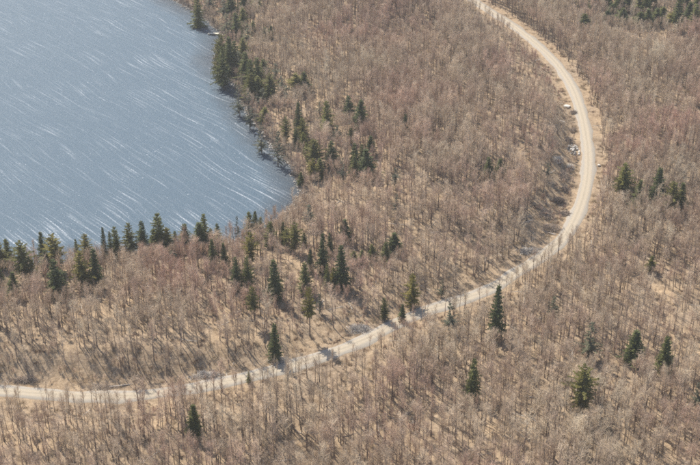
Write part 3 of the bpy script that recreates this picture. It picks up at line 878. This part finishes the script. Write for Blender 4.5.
# ------------------------------------------------------------------ rocks, slash piles, logs, dock
def rock_geo(seed, sx, sy, sz, sub=2):
    import bmesh
    r = np.random.RandomState(seed)
    bm = bmesh.new(); bmesh.ops.create_icosphere(bm, subdivisions=sub, radius=1.0)
    pl = [(unit(r.randn(3)), 0.55 + 0.4 * r.rand()) for _ in range(9)]
    for v in bm.verts:
        p = np.array(v.co)
        for n_, d_ in pl:
            e = p @ n_ - d_
            if e > 0: p = p - n_ * e
        p = p * (1 + 0.06 * r.randn())
        v.co = (p[0] * sx, p[1] * sy, p[2] * sz + sz * 0.45)
    me = bpy.data.meshes.new('rock'); bm.to_mesh(me); bm.free()
    return me

def boulder(px, py, sx, sy, sz, label, seed, m='pale_rock', rz=0.0):
    x, y, z = ground_at(px, py)
    me = rock_geo(seed, sx, sy, sz); me.materials.append(M[m])
    o = link_obj('boulder', me); o.location = (x, y, z); o.rotation_euler = (0, 0, rz)
    tag(o, label, 'boulder', 'pale boulders by road and shore')
boulder(567, 107, 2.3, 1.6, 1.0, 'big pale flat boulder on the left verge high on the road', 1, rz=0.2)
boulder(200, 13, 1.6, 1.0, 0.7, 'small pale boulder on the lakeshore above the dock', 2)
boulder(217.5, 68, 1.2, 0.9, 0.6, 'small pale boulder at the waterline below the wooded point', 3)
boulder(257, 134, 1.2, 1.0, 0.8, 'small pale boulder on the curved far lakeshore', 4)
boulder(599, 166, 0.9, 0.8, 0.6, 'small pale boulder on the right verge of the bend', 5)

def rock_pile(px, py, label):
    x, y, z = ground_at(px, py)
    o = link_obj('rock_pile', None); o.location = (x, y, z)
    r = np.random.RandomState(14)
    shapes = []
    for k in range(4):
        me = rock_geo(30 + k, 1, 1, 0.8, 1); me.materials.append(M['pale_rock']); shapes.append(me)
        me = rock_geo(40 + k, 1, 1, 0.8, 1); me.materials.append(M['grey_rock']); shapes.append(me)
    for k in range(46):
        u, v = r.randn(2); u, v = np.clip(u, -1.9, 1.9) * 1.9, np.clip(v, -1.9, 1.9) * 2.4
        s_ = r.uniform(0.35, 0.95)
        hh = max(0, 1.9 * (1 - (u / 4.2) ** 2 - (v / 5.2) ** 2)) * r.uniform(0.5, 1)
        c = link_obj('rock', shapes[int(r.randint(len(shapes)) * 1) if r.rand() < 0.5 else 2 * r.randint(4)], o)
        c.location = (u, v, max(hh - 0.3, -0.1)); c.rotation_euler = (r.randn() * 0.4, r.randn() * 0.4, r.rand() * 6.28); c.scale = (s_, s_ * r.uniform(0.7, 1.1), s_)
    tag(o, label, 'rock pile')
rock_pile(571.5, 150, 'heap of pale and grey rocks on the left verge of the road bend')

def brush_pile(px, py, wx_, wy_, hz, m, label, seed, n=420, rz=0.0):
    global rnd
    rnd = np.random.RandomState(seed)
    x, y, z = ground_at(px, py)
    G_ = Geo()
    for k in range(n):
        u, v = np.clip(rnd.randn(2) * 0.5, -1.2, 1.2)
        c = np.array([u * wx_, v * wy_, max(0, 1 - u * u - v * v) * hz * rnd.rand() + 0.06])
        d = unit(np.array([rnd.randn(), rnd.randn(), rnd.randn() * 0.35])); L = rnd.uniform(0.5, 1.6)
        r_ = rnd.uniform(0.015, 0.07) if k > n * 0.06 else rnd.uniform(0.09, 0.16)
        a_, b_ = c - d * L, c + d * L
        a_[2] = max(a_[2], 0.03); b_[2] = max(b_[2], 0.03)
        G_.tube([a_, (a_ + b_) / 2 + rnd.randn(3) * 0.06, b_], [r_, r_ * 0.85, r_ * 0.4], 4)
    o = link_obj('brush_pile', mesh_from('brush_pile', G_.v, G_.f, [M[m]]))
    o.location = (x, y, z); o.rotation_euler = (0, 0, rz)
    tag(o, label, 'brush pile', 'cleared brush along the road')
BP = [(573.5, 113, 1.6, 1.8, 1.2, 'slash', 'small brown brush pile just below the big flat boulder'),
      (572, 131, 2.0, 2.2, 1.5, 'slash', 'small brown brush pile on the left verge above the rock heap'),
      (568, 141, 2.6, 2.0, 1.6, 'slash', 'brown brush pile directly behind the rock heap'),
      (562, 176, 3.4, 4.5, 1.5, 'slash', 'wide brown brush pile below the rock heap inside the bend'),
      (564, 191, 3.0, 2.6, 2.0, 'slash_dark', 'blackish brush pile inside the bend, upper of two dark ones'),
      (558, 202, 3.4, 3.0, 2.2, 'slash_dark', 'blackish brush pile inside the bend, lower of two dark ones'),
      (551, 229, 5.0, 4.5, 2.0, 'slash', 'greyish brown brush heap inside the bend close to the road'),
      (556, 160, 3.0, 3.4, 1.3, 'slash_pale', 'bleached brush pile left of the rock heap inside the bend'),
      (564.5, 214, 2.6, 2.6, 1.2, 'slash', 'brown brush pile beside the left road edge inside the bend'),
      (543, 214, 4.0, 4.0, 1.4, 'slash', 'brown brush spread farthest from the road inside the bend'),
      (569, 167, 2.0, 2.4, 1.1, 'slash_pale', 'small bleached brush pile just below the rock heap'),
      (528, 252, 5.5, 2.6, 1.6, 'slash_pale', 'bleached brush heap on the far verge below the bend'),
      (358, 329, 5.0, 2.8, 1.6, 'slash_pale', 'bleached brush heap on the far verge near the photo centre'),
      (206, 376, 6.5, 2.6, 1.6, 'slash_pale', 'long bleached brush heap on the far verge at lower left'),
      (279, 361, 3.6, 2.0, 1.4, 'slash_pale', 'bleached brush at the foot of the roadside spruce'),
      (26, 380, 5.0, 2.4, 1.3, 'slash', 'brown brush heap on the far verge near the left edge'),
      (100, 388, 5.0, 2.0, 1.0, 'slash', 'low brown brush heap on the far verge at left')]
for k, (px, py, a_, b_, c_, m_, lab) in enumerate(BP):
    brush_pile(px, py, a_, b_, c_, m_, lab, 200 + k, 520 if a_ > 3 else 300)

def log(px, py, L, r_, az, label, seed):
    global rnd
    rnd = np.random.RandomState(seed)
    x, y, z = ground_at(px, py)
    G_ = Geo(); d = np.array([math.cos(az), math.sin(az), 0])
    pts = [d * L * t + np.array([0, 0, r_ + 0.12 + 0.05 * rnd.randn()]) for t in (-0.5, -0.2, 0.1, 0.35, 0.5)]
    G_.tube(pts, [r_, r_ * 0.95, r_ * 0.85, r_ * 0.65, r_ * 0.4], 7)
    me = mesh_from('log', G_.v, G_.f, [M['slash_pale']], True)
    o = link_obj('fallen_log', None); o.location = (x, y, z)
    link_obj('stem', me, o)
    K_ = Geo()
    for k in range(7):
        p = pts[3] * rnd.rand() + pts[2] * 0.3
        K_.tube([p, p + unit(rnd.randn(3) + np.array([0, 0, 0.9])) * rnd.uniform(0.5, 1.2)], [0.05, 0.02], 4)
    link_obj('branch_stubs', mesh_from('branch_stubs', K_.v, K_.f, [M['slash_pale']]), o)
    tag(o, label, 'log', 'fallen logs by the road')
log(121, 386, 8.5, 0.2, 0.22, 'bleached fallen log on the far verge at lower left', 1)
log(548, 233, 7.0, 0.18, 2.6, 'fallen log among brush inside the bend', 2)
log(559, 121, 7.0, 0.2, 2.5, 'pale fallen log pointing away from the left verge near the rock heap', 3)
log(536, 250, 6.0, 0.18, 0.3, 'bleached fallen log beside the brush heap below the bend', 4)

# waterline stones: too small and many to pick apart
def shore_stones():
    import bmesh
    r = np.random.RandomState(6)
    V, Fc = [], []
    shp = []
    for k in range(5):
        me = rock_geo(70 + k, 1, 1, 0.7, 1)
        shp.append((np.array([v.co for v in me.vertices]), [tuple(p.vertices) for p in me.polygons])); bpy.data.meshes.remove(me)
    for i in range(len(shore_w) - 1):
        for _ in range(5):
            p = shore_w[i] + (shore_w[i + 1] - shore_w[i]) * r.rand()
            s_ = r.uniform(0.15, 0.6) * (1.3 if r.rand() < 0.15 else 1)
            o = r.randn() * 0.9
            v, f = shp[r.randint(5)]
            a_ = r.rand() * 6.28; c_, n_ = math.cos(a_), math.sin(a_)
            w_ = v * s_
            q = np.stack([w_[:, 0] * c_ - w_[:, 1] * n_ + p[0] + o, w_[:, 0] * n_ + w_[:, 1] * c_ + p[1] + o, w_[:, 2] - 0.05], 1)
            b_ = len(V); V.extend(map(tuple, q)); Fc.extend([tuple(j + b_ for j in t) for t in f])
    o = link_obj('shore_stones', mesh_from('shore_stones', V, Fc, [M['grey_rock']]))
    tag(o, 'grey stones littered along the waterline of the lake', 'stones', kind='stuff')
shore_stones()

def dock():
    x, y = on_plane(213.5, 34.0, 0.3)
    o = link_obj('dock', None); o.location = (x, y, 0)
    def box(w, l, h, cx_, cy_, cz_):
        v = [(cx_ + sx_ * w / 2, cy_ + sy_ * l / 2, cz_ + sz_ * h / 2) for sx_ in (-1, 1) for sy_ in (-1, 1) for sz_ in (-1, 1)]
        f = [(0, 1, 3, 2), (4, 6, 7, 5), (0, 4, 5, 1), (2, 3, 7, 6), (0, 2, 6, 4), (1, 5, 7, 3)]
        return v, f
    v, f = box(0.23, 2.3, 0.06, 0, 0, 0)
    pm = mesh_from('plank', v, f, [M['dock']])
    for k in range(26):
        c = link_obj('plank', pm, o); c.location = (-3.2 + k * 0.25, 0, 0.62 + (k % 3) * 0.004)
    v, f = box(6.5, 0.12, 0.2, 0, 0, 0)
    bm_ = mesh_from('beam', v, f, [M['post']])
    for yy in (-0.9, 0.9):
        c = link_obj('beam', bm_, o); c.location = (0, yy, 0.485)
    G_ = Geo(); G_.tube([np.array([0, 0, -2.2]), np.array([0, 0, 0.95])], [0.1, 0.09], 8)
    po = mesh_from('post', G_.v, G_.f, [M['post']])
    for xx in (-3.0, 0, 3.0):
        for yy in (-1.28, 1.28):
            c = link_obj('post', po, o); c.location = (xx, yy, 0)
    tag(o, 'small pale plank dock at the lakeshore beside the wooded point', 'dock')
dock()

# ------------------------------------------------------------------ thin spring haze
def haze():
    x0, x1, y0, y1, z0, z1 = -5200, 5200, -1700, 6200, -7.0, 300.0
    v = [(x, y, z) for x in (x0, x1) for y in (y0, y1) for z in (z0, z1)]
    f = [(0, 1, 3, 2), (4, 6, 7, 5), (0, 4, 5, 1), (2, 3, 7, 6), (0, 2, 6, 4), (1, 5, 7, 3)]
    m = bpy.data.materials.new('haze_air'); m.use_nodes = True
    nt = m.node_tree
    nt.nodes.remove(nt.nodes['Principled BSDF'])
    pv = nt.nodes.new('ShaderNodeVolumePrincipled')
    pv.inputs['Color'].default_value = (0.95, 0.95, 0.95, 1)
    pv.inputs['Density'].default_value = HAZE
    pv.inputs['Anisotropy'].default_value = 0.25
    nt.links.new(pv.outputs[0], nt.nodes['Material Output'].inputs['Volume'])
    tag(link_obj('haze', mesh_from('haze', v, f, [m])), 'thin pale haze filling the air over lake and forest', kind='stuff')
HAZE = 0.00010
haze()
